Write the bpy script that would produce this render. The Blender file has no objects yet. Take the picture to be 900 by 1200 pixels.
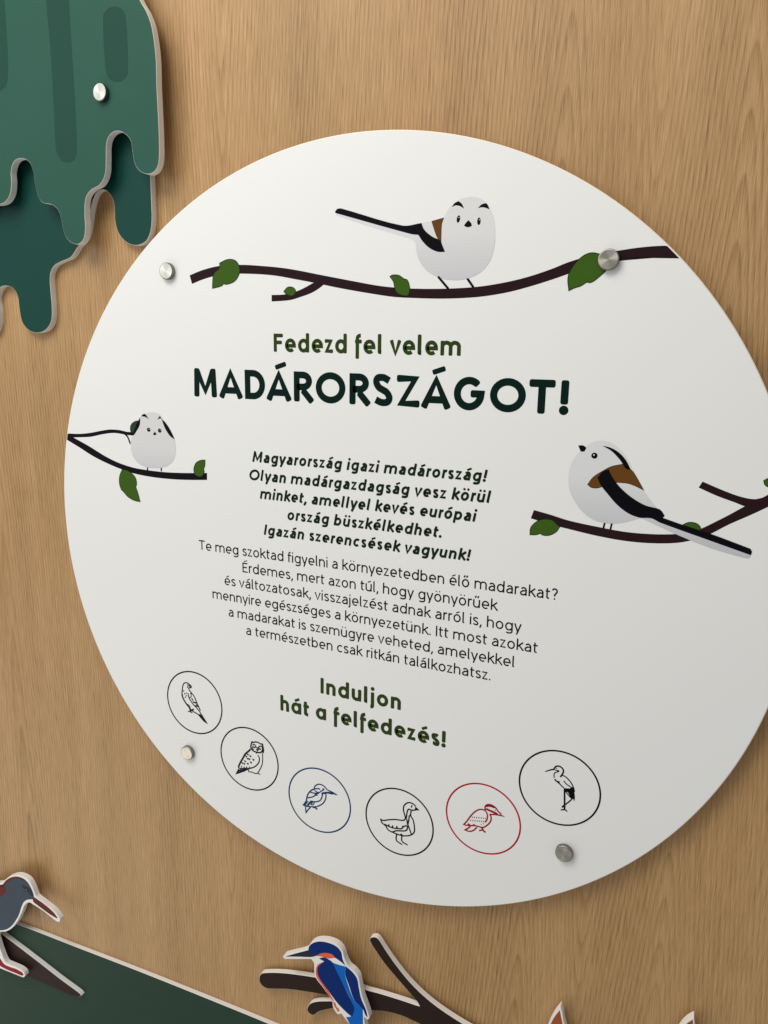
import bpy, math, random
from mathutils import Matrix, Vector
from mathutils.geometry import tessellate_polygon

# ------------------------------------------------------------------ camera
CAM_MATRIX = [[0.9187602, -0.0988193, 0.3822493, 0.401573], [0.3944886, 0.1903378, -0.8989718, -0.8674], [0.0160793, 0.9767324, 0.2138579, 0.261748], [0, 0, 0, 1]]

S = bpy.context.scene
C = S.collection
cam_d = bpy.data.cameras.new('camera')
cam_d.sensor_fit = 'HORIZONTAL'; cam_d.sensor_width = 36.0; cam_d.lens = 36.0
cam_d.clip_start = 0.01; cam_d.clip_end = 50
cam = bpy.data.objects.new('camera', cam_d); C.objects.link(cam)
cam.matrix_world = Matrix(CAM_MATRIX)
S.camera = cam

# ------------------------------------------------------------------ light and exposure
world = bpy.data.worlds.new('World'); S.world = world
world.use_nodes = True
bg = world.node_tree.nodes['Background']
bg.inputs['Color'].default_value = (0.98, 0.99, 1.0, 1); bg.inputs['Strength'].default_value = 0.37
def area(name, loc, target, size, power, color):
    d = bpy.data.lights.new(name, 'AREA'); d.shape = 'RECTANGLE'; d.size, d.size_y = size
    d.energy = power; d.color = color
    o = bpy.data.objects.new(name, d); C.objects.link(o); o.location = loc
    o.rotation_euler = (Vector(target) - Vector(loc)).to_track_quat('-Z', 'Y').to_euler()
    return o
area('ceiling_light', (-0.55, -1.2, 1.75), (0, 0, 0.0), (1.4, 0.9), 35, (1.0, 0.975, 0.93))
area('floor_bounce', (-1.3, -1.1, -1.3), (0, 0, -.3), (1.6, 1.2), 9, (1.0, 0.93, 0.82))
area('cool_left_light', (-2.2, -2.2, 0.9), (0, 0, 0), (1.6, 1.8), 20, (0.90, 0.96, 1.0))  # cool area lamp added at the left, out of view
S.view_settings.view_transform = 'Standard'; S.view_settings.look = 'None'
S.view_settings.exposure = 0; S.view_settings.gamma = 1

# ------------------------------------------------------------------ outlines, mm on the wall plane (x right, z up, board centre = 0, 0)
SHAPES = {
 'top_branch_a': [(-250.8,345.7),(-231.0,351.7),(-204.2,356.5),(-173.9,357.2),(-144.7,355.5),(-103.1,351.1),(-51.5,341.8),(-13.4,334.9),(24.3,328.5),(60.5,325.4),(102.6,324.6),(143.1,326.3),(175.2,330.7),(200.7,336.3),(225.1,343.8),(243.1,350.5),(270.1,357.5),(291.5,360.3),(309.9,362.6),(327.0,363.8),(341.8,364.0)],
 'top_branch_b': [(-247.6,334.8),(-227.0,341.0),(-200.2,345.8),(-165.6,346.2),(-123.7,343.4),(-91.1,338.1),(-63.3,333.2),(-32.1,327.2),(5.9,320.9),(39.1,316.2),(60.8,314.8),(103.0,313.6),(143.5,315.1),(175.8,319.5),(201.3,325.5),(225.8,332.6),(243.0,338.2),(264.1,344.8),(290.0,349.7),(310.8,351.3),(331.3,352.3),(354.3,351.9)],
 'top_twig_a': [(-61.3,335.6),(-69.2,332.4),(-79.2,327.8),(-91.3,323.5),(-107.6,320.2),(-126.2,319.7)],
 'top_twig_b': [(-49.5,333.1),(-59.3,326.5),(-69.3,321.6),(-83.3,317.3),(-99.5,313.3),(-126.3,311.7)],
 'leaf1': [(-215.4,328.7),(-214.6,339.0),(-212.5,347.2),(-203.5,354.0),(-203.2,360.0),(-190.0,364.2),(-178.0,361.8),(-172.7,351.6),(-176.0,341.9),(-183.1,336.1),(-194.1,333.4),(-197.6,334.2),(-200.7,331.7)],
 'leaf2': [(-108.4,323.7),(-103.4,328.4),(-97.3,329.0),(-92.1,325.9),(-91.7,321.1),(-96.2,318.4),(-103.5,319.8)],
 'leaf3': [(35.4,339.2),(38.7,340.8),(46.6,340.3),(53.1,336.4),(57.5,334.7),(60.5,327.3),(60.3,320.3),(57.9,316.8),(49.2,318.2),(43.4,322.1),(41.5,327.6),(39.9,333.4)],
 'leaf4': [(244.8,320.8),(242.9,333.2),(244.9,341.4),(251.2,350.7),(260.4,357.8),(270.0,358.8),(281.3,352.7),(283.5,341.9),(278.4,337.2),(270.6,330.6),(266.1,328.8),(263.3,329.4),(257.1,325.6),(250.3,323.5)],
 'tb_body': [(59.0,385.9),(64.8,381.4),(66.7,375.4),(68.0,366.0),(72.5,354.9),(81.2,344.7),(90.0,339.5),(100.5,335.6),(114.2,333.8),(129.3,335.1),(139.0,342.6),(138.0,365.5),(120.3,393.3),(103.5,397.0),(85.8,398.1),(74.4,396.8),(65.9,392.5)],
 'tb_head': [(132.4,421.9),(144.2,418.1),(153.0,409.4),(158.1,397.0),(160.4,382.1),(159.8,367.2),(155.6,353.5),(146.3,342.5),(132.7,336.0),(114.2,334.1),(105.0,334.9),(100.3,351.2),(98.1,366.7),(97.9,382.0),(99.7,397.2),(105.3,410.5),(117.3,419.5)],
 'tb_tail': [(-37.3,414.0),(-28.7,414.9),(8.5,404.3),(44.7,394.0),(71.2,387.6),(75.0,376.7),(67.0,376.3),(62.0,379.6),(55.6,382.0),(23.2,391.7),(-9.9,401.9),(-35.4,410.7)],
 'tb_wing': [(-37.0,414.6),(-33.9,417.7),(-28.7,417.7),(50.0,395.3),(73.4,397.1),(77.1,389.6),(87.0,381.8),(96.7,377.2),(99.6,371.6),(102.9,364.7),(93.7,365.3),(83.9,369.6),(75.7,376.7),(69.9,384.3),(59.7,385.9),(-36.2,413.0)],
 'tb_brown': [(85.8,398.4),(99.9,401.4),(97.8,394.2),(97.8,375.3),(93.2,380.4),(89.5,388.5)],
 'tb_browl': [(109.3,412.4),(112.1,416.2),(116.7,418.3),(120.5,415.5),(123.6,410.2),(117.9,413.2),(113.6,414.0)],
 'tb_browr': [(139.4,409.7),(143.5,413.4),(148.6,414.6),(150.9,412.1),(152.7,407.9),(147.5,409.9),(143.3,410.4)],
 'tb_beak': [(129.1,397.7),(132.5,394.3),(133.3,391.3),(128.8,390.2),(124.1,391.9),(125.9,394.6)],
 'tb_eyes': [(117.4,399.4),(141.3,396.0)],
 'tb_legs': [(95.2,338.2),(108.4,324.2),(128.6,337.6),(138.1,325.4)],
 'left_branch_a': [(-485.7,123.7),(-471.8,118.0),(-442.7,106.9),(-414.9,94.8),(-390.7,86.7),(-363.2,81.3),(-339.3,79.6),(-305.8,79.0),(-272.9,80.5),(-233.7,83.7)],
 'left_branch_b': [(-486.6,114.3),(-461.3,103.7),(-436.7,92.7),(-408.7,83.4),(-380.9,76.3),(-356.9,72.1),(-323.0,69.9),(-289.7,70.0),(-260.3,71.6),(-234.1,73.8)],
 'left_twig_a': [(-485.8,123.4),(-459.5,124.2),(-437.4,127.2),(-419.1,131.0),(-401.2,134.0),(-383.7,134.2),(-370.0,132.5),(-359.7,132.9)],
 'left_twig_b': [(-478.5,117.6),(-459.9,119.1),(-437.9,121.3),(-416.0,126.2),(-394.5,129.4),(-377.2,128.6),(-366.9,127.8),(-360.0,128.0)],
 'left_fork': [(-377.0,130.7),(-369.8,125.7),(-365.0,115.1)],
 'leaf5': [(-363.1,133.5),(-363.3,140.3),(-358.8,145.9),(-350.1,149.1),(-343.6,145.4),(-351.1,134.2),(-359.8,131.0)],
 'leaf6': [(-382.6,77.0),(-374.0,76.3),(-363.9,71.5),(-358.4,65.0),(-357.6,56.2),(-359.2,53.8),(-356.0,44.3),(-352.7,31.7),(-363.0,32.4),(-375.0,36.9),(-383.3,44.1),(-386.6,46.6),(-389.5,55.4),(-388.3,66.8)],
 'leaf7': [(-236.1,101.5),(-243.1,100.7),(-251.2,96.6),(-255.7,88.3),(-255.1,80.4),(-248.9,77.4),(-242.4,78.7),(-238.0,85.7),(-238.9,88.3),(-236.8,93.8)],
 'lb_body': [(-341.2,157.0),(-330.9,161.6),(-320.8,162.6),(-311.1,160.4),(-304.9,154.1),(-295.8,141.4),(-288.2,129.9),(-285.0,116.9),(-287.0,103.4),(-293.4,93.5),(-305.3,86.6),(-322.2,83.4),(-339.1,83.7),(-352.4,88.5),(-361.4,98.0),(-364.6,111.6),(-362.4,124.0),(-354.5,134.0),(-348.0,145.2),(-344.8,153.4)],
 'lb_wingl': [(-362.1,127.8),(-357.6,133.8),(-352.1,144.9),(-344.7,154.7),(-346.1,143.9),(-352.8,134.1),(-358.3,128.3)],
 'lb_wingr': [(-307.5,154.0),(-300.9,149.6),(-292.6,138.9),(-286.1,126.9),(-293.1,130.4),(-300.8,139.3),(-304.6,147.0)],
 'lb_browl': [(-343.2,156.4),(-337.6,160.2),(-333.7,158.0),(-330.1,152.5),(-335.2,155.5),(-339.9,156.0)],
 'lb_browr': [(-314.2,152.3),(-312.0,156.4),(-309.9,158.4),(-306.8,154.0),(-310.1,154.9)],
 'lb_beak': [(-320.1,135.7),(-317.0,132.2),(-320.7,130.6),(-323.7,131.8)],
 'lb_eyes': [(-330.7,137.8),(-311.4,137.6)],
 'lb_legs': [(-336.6,85.3),(-336.3,78.7),(-312.0,85.8),(-312.0,79.8)],
 'rb_body': [(266.6,145.6),(273.2,152.8),(280.5,158.6),(289.5,161.7),(300.2,160.5),(311.2,153.4),(317.8,146.1),(326.3,132.7),(338.4,111.7),(348.3,99.4),(358.1,88.3),(346.9,81.5),(335.3,78.0),(323.6,73.2),(308.6,70.0),(293.1,71.0),(280.1,77.1),(268.3,89.1),(260.3,103.1),(257.9,120.8),(260.4,135.5)],
 'rb_beak': [(266.2,154.8),(271.5,155.2),(275.4,152.9),(273.5,148.6),(269.5,148.1)],
 'rb_eye': [(284.6,144.7)],
 'rb_stripe': [(292.3,156.2),(300.6,154.9),(310.0,150.2),(318.1,142.4),(324.6,131.6),(318.8,133.3),(312.1,141.9),(302.4,151.0)],
 'rb_brown': [(279.5,111.9),(284.8,120.4),(295.0,128.6),(303.7,134.1),(314.9,137.4),(321.8,133.9),(327.5,129.0),(339.4,110.8),(329.3,115.0),(320.1,117.0),(305.1,115.8),(291.8,109.2),(284.1,108.8)],
 'rb_wing': [(289.5,120.2),(294.5,127.6),(300.9,130.7),(305.2,123.1),(313.6,112.7),(327.4,101.8),(342.9,94.1),(357.8,91.1),(363.4,84.7),(361.5,82.3),(382.3,76.7),(411.3,69.8),(450.5,58.3),(452.4,55.2),(451.7,51.4),(412.1,62.1),(359.1,76.7),(350.0,80.5),(338.1,79.9),(325.8,83.4),(313.1,91.8),(301.5,103.6),(293.7,112.5)],
 'rb_tail': [(332.0,81.2),(353.0,79.5),(382.9,70.4),(412.0,62.7),(451.7,51.7),(450.9,48.8),(448.1,47.5),(412.8,54.4),(383.6,63.2),(359.5,72.0),(341.2,78.9)],
 'right_branch_a': [(221.1,76.8),(238.7,73.6),(261.7,68.6),(293.6,64.8),(324.5,62.3),(354.4,63.1),(377.5,66.0),(394.3,70.7),(420.6,87.9),(442.3,104.1),(455.7,113.2),(465.4,120.6),(476.1,129.8)],
 'right_branch_b': [(218.0,66.7),(239.4,62.2),(262.3,58.7),(294.3,54.3),(325.4,52.0),(355.3,52.9),(384.1,57.6),(408.6,68.6),(426.8,81.5),(447.1,94.3),(462.0,104.2),(471.7,111.1),(483.7,119.9)],
 'right_twig_a': [(397.5,125.2),(417.6,117.8),(434.4,112.7),(448.0,111.0),(455.7,113.2)],
 'right_twig_b': [(394.2,118.5),(412.7,111.3),(429.7,106.2),(445.2,102.0),(456.6,105.8)],
 'leaf8': [(218.2,47.0),(218.7,55.6),(224.5,63.0),(232.5,67.2),(242.4,67.2),(248.5,62.9),(251.9,60.2),(248.1,53.8),(240.2,48.8),(233.0,48.3),(230.3,49.7),(225.4,47.8)],
 'leaf9': [(381.0,75.6),(387.7,79.8),(394.8,79.9),(399.4,76.9),(401.3,71.5),(391.3,72.3)],
 'leaf10': [(455.1,131.0),(458.8,133.6),(465.1,135.3),(470.4,134.6),(467.2,128.5),(461.0,125.0),(456.9,126.7)],
 'rb_legs': [(301.2,70.2),(300.2,63.2),(308.9,70.4),(307.9,63.4)],
 'green_front': [(-923.6,873.1),(-358.3,774.9),(-316.6,703.1),(-302.3,672.8),(-292.2,657.2),(-285.5,638.9),(-281.7,606.5),(-282.2,574.2),(-281.9,541.4),(-282.1,508.1),(-284.3,484.6),(-290.8,474.8),(-302.4,471.5),(-316.0,476.5),(-323.2,486.6),(-325.9,501.3),(-327.9,513.4),(-334.8,521.4),(-347.5,526.9),(-359.5,524.5),(-367.4,514.8),(-370.0,494.1),(-372.8,476.7),(-382.6,463.9),(-398.9,457.7),(-408.6,448.5),(-412.4,428.7),(-412.9,410.4),(-417.3,395.8),(-427.5,389.4),(-437.6,390.9),(-447.4,397.6),(-452.9,410.1),(-455.6,425.2),(-459.8,435.4),(-470.0,442.6),(-487.0,446.4),(-494.1,454.3),(-498.2,470.1),(-500.5,488.7),(-506.1,500.1),(-517.8,505.8),(-533.1,503.9),(-541.6,491.5),(-542.8,476.5),(-546.8,461.7),(-556.9,451.6),(-571.3,448.1),(-602.4,448.5),(-621.7,434.6),(-644.7,395.8),(-675.8,388.6),(-697.7,405.7),(-703.7,446.4),(-744.2,464.6),(-1014.3,483.5)],
 'stripe1': [(-449.2,758.7),(-453.5,726.8),(-454.9,694.0),(-453.7,643.5),(-454.1,574.6),(-455.7,512.8),(-449.4,499.8),(-436.6,494.6),(-424.2,498.0),(-419.3,508.3),(-417.1,553.7),(-416.7,622.2),(-416.4,688.7),(-416.2,721.2),(-414.1,753.0)],
 'stripe2': [(-361.9,661.7),(-355.8,669.0),(-342.8,671.1),(-330.5,665.9),(-325.7,656.3),(-326.3,597.0),(-331.5,587.3),(-344.6,584.7),(-357.3,590.0),(-362.1,600.9)],
 'stripe3': [(-561.0,760.0),(-525.1,754.4),(-528.1,704.2),(-529.1,670.0),(-530.2,635.3),(-535.6,604.1),(-545.7,596.2),(-563.8,594.4),(-576.2,604.7),(-576.9,640.7)],
 'green_back': [(-956.3,565.8),(-579.3,547.3),(-473.3,527.6),(-361.6,546.8),(-312.2,539.0),(-314.9,480.3),(-315.1,445.0),(-316.6,412.8),(-324.9,394.2),(-341.3,387.5),(-358.2,390.6),(-372.2,402.2),(-378.4,419.1),(-378.2,441.1),(-383.2,453.0),(-393.6,460.9),(-405.1,460.1),(-413.4,452.1),(-420.8,435.8),(-426.8,413.7),(-434.2,399.6),(-448.9,387.9),(-461.6,375.6),(-480.9,369.5),(-495.0,363.9),(-503.3,352.3),(-504.9,330.4),(-504.6,306.3),(-508.3,286.1),(-520.8,273.8),(-538.2,269.5),(-554.9,273.5),(-566.3,285.1),(-569.5,302.4),(-571.1,323.0),(-579.1,333.7),(-592.6,337.6),(-605.8,334.8),(-614.9,319.2),(-614.0,298.3),(-619.0,277.2),(-636.0,262.2),(-663.9,259.7),(-686.4,276.8),(-692.8,319.7),(-792.2,342.4),(-1003.7,345.3)],
 'green_bolt': [(-369.5,573.7)],
 'hill': [(-1962.5,-948.6),(-893.4,-826.5),(-706.7,-816.0),(-561.7,-812.7),(-425.8,-809.4),(-282.6,-807.9),(-155.5,-807.7),(0.2,-809.7),(189.7,-822.2),(253.6,-1087.3),(-2610.7,-2893.5)],
 'wedge': [(-868.7,-836.4),(-770.5,-839.5),(-747.1,-842.9),(-735.5,-845.4),(-709.1,-853.5),(-653.6,-871.1),(-599.5,-888.9),(-556.2,-901.4),(-551.2,-905.2),(-557.8,-910.5),(-576.3,-914.3),(-602.0,-914.7),(-677.5,-915.4),(-716.5,-916.0),(-780.7,-918.2),(-882.8,-932.0)],
 'gb_front': [(-828.4,-795.2),(-765.0,-742.8),(-722.8,-717.1),(-710.7,-712.2),(-703.0,-705.0),(-689.4,-692.7),(-669.5,-682.3),(-652.7,-680.6),(-640.3,-684.7),(-632.5,-696.1),(-627.7,-708.5),(-625.2,-713.0),(-602.6,-721.3),(-584.5,-728.7),(-572.8,-739.6),(-573.5,-747.0),(-580.4,-748.5),(-595.9,-743.3),(-613.3,-737.1),(-632.9,-732.8),(-643.7,-731.1),(-651.5,-735.3),(-658.8,-744.2),(-663.8,-755.4),(-670.4,-767.3),(-679.4,-782.6),(-695.0,-802.3),(-712.0,-815.9),(-728.4,-823.4),(-737.7,-835.0),(-735.2,-852.4),(-730.2,-868.9),(-721.4,-886.7),(-709.0,-887.7),(-685.9,-887.8),(-675.6,-891.5),(-673.2,-897.6),(-678.1,-903.5),(-685.9,-904.5),(-715.1,-905.8),(-738.8,-906.8),(-758.7,-906.6),(-773.0,-893.3),(-781.9,-869.5),(-813.1,-860.5),(-836.1,-848.4)],
 'gb_body': [(-822.2,-794.8),(-761.3,-744.8),(-719.3,-719.8),(-707.9,-714.2),(-698.2,-702.8),(-685.7,-693.1),(-669.9,-685.8),(-655.0,-684.5),(-644.4,-688.5),(-636.4,-698.3),(-631.5,-710.4),(-632.5,-719.5),(-636.0,-721.6),(-648.7,-726.8),(-658.2,-735.1),(-666.1,-749.2),(-672.8,-764.9),(-682.1,-780.3),(-696.5,-799.0),(-711.4,-811.4),(-727.9,-819.3),(-752.7,-829.5),(-787.0,-847.8),(-829.0,-842.5)],
 'gb_crown': [(-717.4,-720.1),(-707.9,-714.2),(-698.2,-702.8),(-685.7,-693.1),(-669.9,-685.8),(-655.0,-684.5),(-646.2,-688.2),(-655.5,-689.0),(-670.4,-689.7),(-682.3,-695.8),(-693.9,-705.2),(-702.6,-714.3),(-707.7,-718.5)],
 'gb_patch': [(-740.5,-734.7),(-719.4,-720.4),(-711.2,-716.5),(-701.6,-718.8),(-701.1,-726.5),(-710.0,-737.5),(-720.7,-746.5),(-743.3,-756.7)],
 'gb_stripe': [(-660.5,-700.0),(-651.1,-699.1),(-642.0,-699.2),(-635.1,-703.2),(-631.5,-710.4),(-632.1,-715.6),(-638.2,-714.5),(-645.0,-709.6),(-653.8,-706.2)],
 'gb_beak': [(-632.7,-714.6),(-625.6,-716.6),(-604.6,-723.2),(-587.5,-731.0),(-577.7,-739.5),(-580.0,-741.5),(-595.5,-738.8),(-612.9,-733.5),(-633.3,-726.7),(-634.9,-721.3)],
 'gb_leg': [(-743.2,-878.8),(-735.9,-883.4),(-726.0,-892.5),(-713.6,-893.4),(-694.0,-891.6),(-679.6,-893.4),(-677.1,-897.8),(-682.0,-901.0),(-699.1,-901.6),(-718.6,-902.4),(-738.1,-901.1),(-753.6,-897.9)],
 'gb_eye': [(-648.9,-705.6)],
 'kf_front': [(-118.8,-650.3),(-116.2,-646.8),(-76.0,-620.7),(-72.7,-611.9),(-65.6,-603.5),(-54.9,-597.3),(-40.2,-593.9),(-27.0,-595.4),(-18.3,-602.7),(-14.1,-615.4),(-8.0,-625.5),(1.1,-630.3),(7.9,-637.9),(10.6,-650.7),(14.7,-668.5),(21.4,-685.4),(26.0,-700.4),(22.7,-705.2),(17.4,-701.7),(19.2,-717.4),(22.6,-744.5),(-3.5,-770.5),(-3.8,-738.7),(-6.5,-725.5),(-13.5,-718.4),(-19.4,-712.0),(-25.3,-715.8),(-29.3,-712.6),(-33.4,-705.7),(-35.0,-696.1),(-50.1,-678.2),(-62.3,-665.9),(-64.8,-654.9),(-65.2,-641.5),(-69.9,-635.9),(-115.7,-652.9)],
 'kf_bill': [(-115.1,-648.1),(-96.0,-635.5),(-75.0,-622.0),(-68.4,-624.6),(-60.3,-626.1),(-69.8,-631.9),(-90.5,-639.1)],
 'kf_head': [(-74.7,-622.5),(-73.0,-614.3),(-65.6,-605.7),(-54.9,-599.6),(-41.5,-596.9),(-28.3,-598.1),(-20.4,-604.5),(-17.8,-615.9),(-13.0,-626.0),(-20.3,-621.6),(-30.9,-618.7),(-46.9,-622.2),(-60.3,-626.1),(-68.4,-624.6)],
 'kf_cheek': [(-60.9,-626.3),(-53.6,-619.7),(-44.2,-615.3),(-34.9,-614.4),(-29.6,-618.2),(-36.2,-622.9),(-46.9,-623.9)],
 'kf_nape': [(-40.2,-623.6),(-29.6,-618.2),(-20.3,-621.6),(-11.9,-626.2),(-23.0,-627.6),(-33.5,-627.7)],
 'kf_eye': [(-57.6,-617.3)],
 'kf_throat': [(-67.1,-632.6),(-59.0,-629.5),(-47.9,-631.5),(-56.3,-638.1),(-61.7,-639.6)],
 'kf_wing': [(-58.7,-645.5),(-51.7,-635.2),(-56.3,-629.1),(-46.9,-624.1),(-38.9,-625.9),(-33.5,-629.4),(-28.7,-638.2),(-17.0,-658.8),(-4.2,-681.8),(1.7,-693.6),(-1.4,-709.6),(-8.0,-707.5),(-25.3,-696.1),(-41.5,-679.8),(-55.0,-665.3),(-59.3,-655.6)],
 'kf_back': [(-39.4,-625.5),(-25.6,-628.1),(-11.4,-626.8),(-14.0,-638.6),(-9.1,-655.7),(1.5,-679.5),(15.5,-688.4),(15.9,-701.8),(16.1,-724.4),(13.5,-748.5),(-1.0,-754.8),(-2.5,-735.2),(-6.6,-722.6),(-11.9,-714.9),(-4.0,-710.7),(-0.1,-697.1),(-4.2,-681.8),(-17.0,-658.8),(-28.7,-638.2),(-33.5,-629.4)],
 'kf_mantle': [(-11.4,-626.8),(-0.7,-632.9),(5.9,-640.9),(8.6,-654.3),(12.7,-672.2),(20.6,-688.5),(23.6,-700.8),(19.5,-697.5),(15.5,-689.0),(1.8,-679.4),(-7.0,-657.7),(-13.7,-639.4)],
 'kf_belly': [(-49.6,-633.5),(-58.2,-640.5),(-62.0,-649.6),(-61.0,-663.3),(-49.6,-676.8),(-34.7,-694.2),(-31.2,-695.1),(-41.5,-680.4),(-55.0,-665.3),(-59.3,-655.6),(-58.7,-645.5)],
 'kf_foot': [(-33.4,-696.0),(-29.4,-696.6),(-27.5,-702.7),(-23.7,-704.6),(-22.6,-708.7),(-25.3,-711.0),(-27.4,-707.8),(-30.7,-704.0)],
 'kf_branch': [(-170.9,-720.4),(-168.0,-712.1),(-160.2,-706.7),(-133.2,-696.2),(-104.4,-688.0),(-70.7,-680.1),(-43.3,-674.3),(-11.0,-668.8),(15.3,-668.8),(34.7,-666.7),(69.6,-664.4),(93.3,-663.5),(98.0,-663.0),(94.5,-657.2),(79.7,-644.3),(60.9,-628.5),(41.8,-611.2),(26.7,-593.7),(19.3,-583.4),(19.2,-579.1),(22.4,-575.4),(28.6,-573.5),(33.7,-576.2),(42.8,-587.8),(57.7,-605.1),(76.6,-623.8),(95.3,-638.0),(116.3,-649.7),(139.5,-658.9),(169.9,-667.5),(209.4,-674.7),(245.6,-681.4),(247.1,-709.0),(211.0,-708.3),(171.5,-705.8),(135.9,-701.0),(109.9,-695.2),(91.5,-692.1),(70.2,-690.7),(46.0,-693.9),(26.9,-700.3),(10.5,-705.1),(-10.7,-710.1),(-26.9,-715.3),(-40.5,-723.8),(-54.2,-732.4),(-65.3,-740.6),(-72.4,-748.8),(-77.2,-750.8),(-83.4,-748.0),(-85.0,-742.8),(-79.9,-731.8),(-68.1,-722.8),(-48.7,-714.1),(-35.0,-708.5),(-32.3,-703.1),(-48.7,-704.5),(-65.3,-707.6),(-90.5,-713.3),(-119.1,-720.9),(-154.3,-733.7),(-163.7,-733.6),(-169.9,-728.5)],
 'tip1': [(293.9,-579.5),(286.8,-594.4),(280.8,-612.4),(277.3,-635.2),(277.6,-666.8),(319.7,-663.7),(308.4,-629.5),(301.9,-608.9),(298.7,-598.7),(296.7,-588.0)],
 'tip1_print': [(293.3,-585.5),(287.1,-598.9),(282.8,-613.2),(279.6,-634.2),(279.9,-661.8),(314.8,-662.0),(305.3,-630.8),(299.0,-608.2),(295.9,-596.0)],
 'tip2': [(451.3,-530.2),(445.0,-537.8),(439.7,-547.3),(435.7,-559.2),(433.2,-585.9),(434.1,-611.5),(464.9,-604.8),(458.3,-571.2),(454.3,-547.5)],
 'tip2_print': [(450.5,-534.0),(445.3,-541.3),(441.0,-549.6),(438.0,-560.0),(435.7,-584.8),(436.0,-606.9),(461.8,-602.5),(456.1,-572.1),(452.7,-548.2)],
 'icon0': {'s':[(1.25,[(-279.8,-245.4),(-275.8,-244.3),(-274.9,-242.0),(-277.9,-239.9),(-281.4,-238.2),(-285.6,-238.3),(-288.9,-240.7),(-290.6,-244.8),(-292.0,-251.3),(-292.8,-257.0)]),(1.77,[(-292.8,-257.0),(-291.9,-262.4),(-289.4,-267.4),(-285.7,-272.2),(-281.6,-276.2),(-278.9,-277.7)]),(1.25,[(-279.7,-245.0),(-279.5,-248.1),(-276.5,-251.6),(-272.1,-255.5),(-269.2,-259.8),(-266.4,-266.1),(-263.2,-272.3),(-259.9,-278.5)]),(1.25,[(-249.9,-295.8),(-254.4,-294.0),(-260.4,-289.0),(-264.9,-285.2),(-270.2,-283.5),(-275.6,-281.9)]),(1.25,[(-281.4,-254.7),(-280.1,-261.3),(-276.5,-266.8),(-272.0,-271.4),(-266.8,-275.2),(-261.6,-280.3),(-258.7,-284.5)]),(2.21,[(-279.7,-277.2),(-278.7,-280.5),(-277.9,-284.8)]),(1.91,[(-279.5,-282.0),(-275.5,-280.5),(-272.0,-278.7)]),(1.03,[(-283.5,-284.4),(-279.6,-284.2),(-274.6,-285.2)]),(1.62,[(-273.3,-266.5),(-270.3,-267.2),(-266.8,-267.4)]),(1.47,[(-269.7,-272.3),(-265.9,-272.2)]),(1.62,[(-277.4,-253.9),(-274.8,-254.8)]),(1.47,[(-276.4,-257.1),(-275.1,-258.2)]),(1.47,[(-275.4,-261.1),(-274.3,-262.9),(-272.9,-264.7)]),(1.32,[(-290.8,-252.4),(-288.7,-252.7)]),(1.32,[(-288.5,-257.2),(-286.5,-255.7)]),(1.32,[(-285.1,-254.9),(-283.1,-255.2)]),(1.18,[(-286.3,-260.0),(-283.7,-258.8)]),(1.18,[(-287.8,-262.8),(-285.8,-261.7)]),(1.32,[(-282.7,-241.2),(-279.2,-241.5),(-276.6,-243.7)]),(1.32,[(-282.6,-245.6),(-280.7,-243.4)]),(1.03,[(-269.9,-258.5),(-267.8,-263.6)]),(1.03,[(-267.3,-269.0),(-264.0,-273.9)]),(0.88,[(-279.3,-261.2),(-275.7,-259.0)]),(0.88,[(-283.0,-272.3),(-278.4,-275.5)])],'f':[[(-266.8,-276.4),(-263.0,-277.0),(-256.4,-285.4),(-247.6,-296.7),(-249.6,-297.2),(-253.7,-293.8),(-260.4,-288.3),(-265.6,-284.6),(-263.3,-284.5),(-259.4,-284.3),(-262.3,-279.7)]]},
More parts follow.
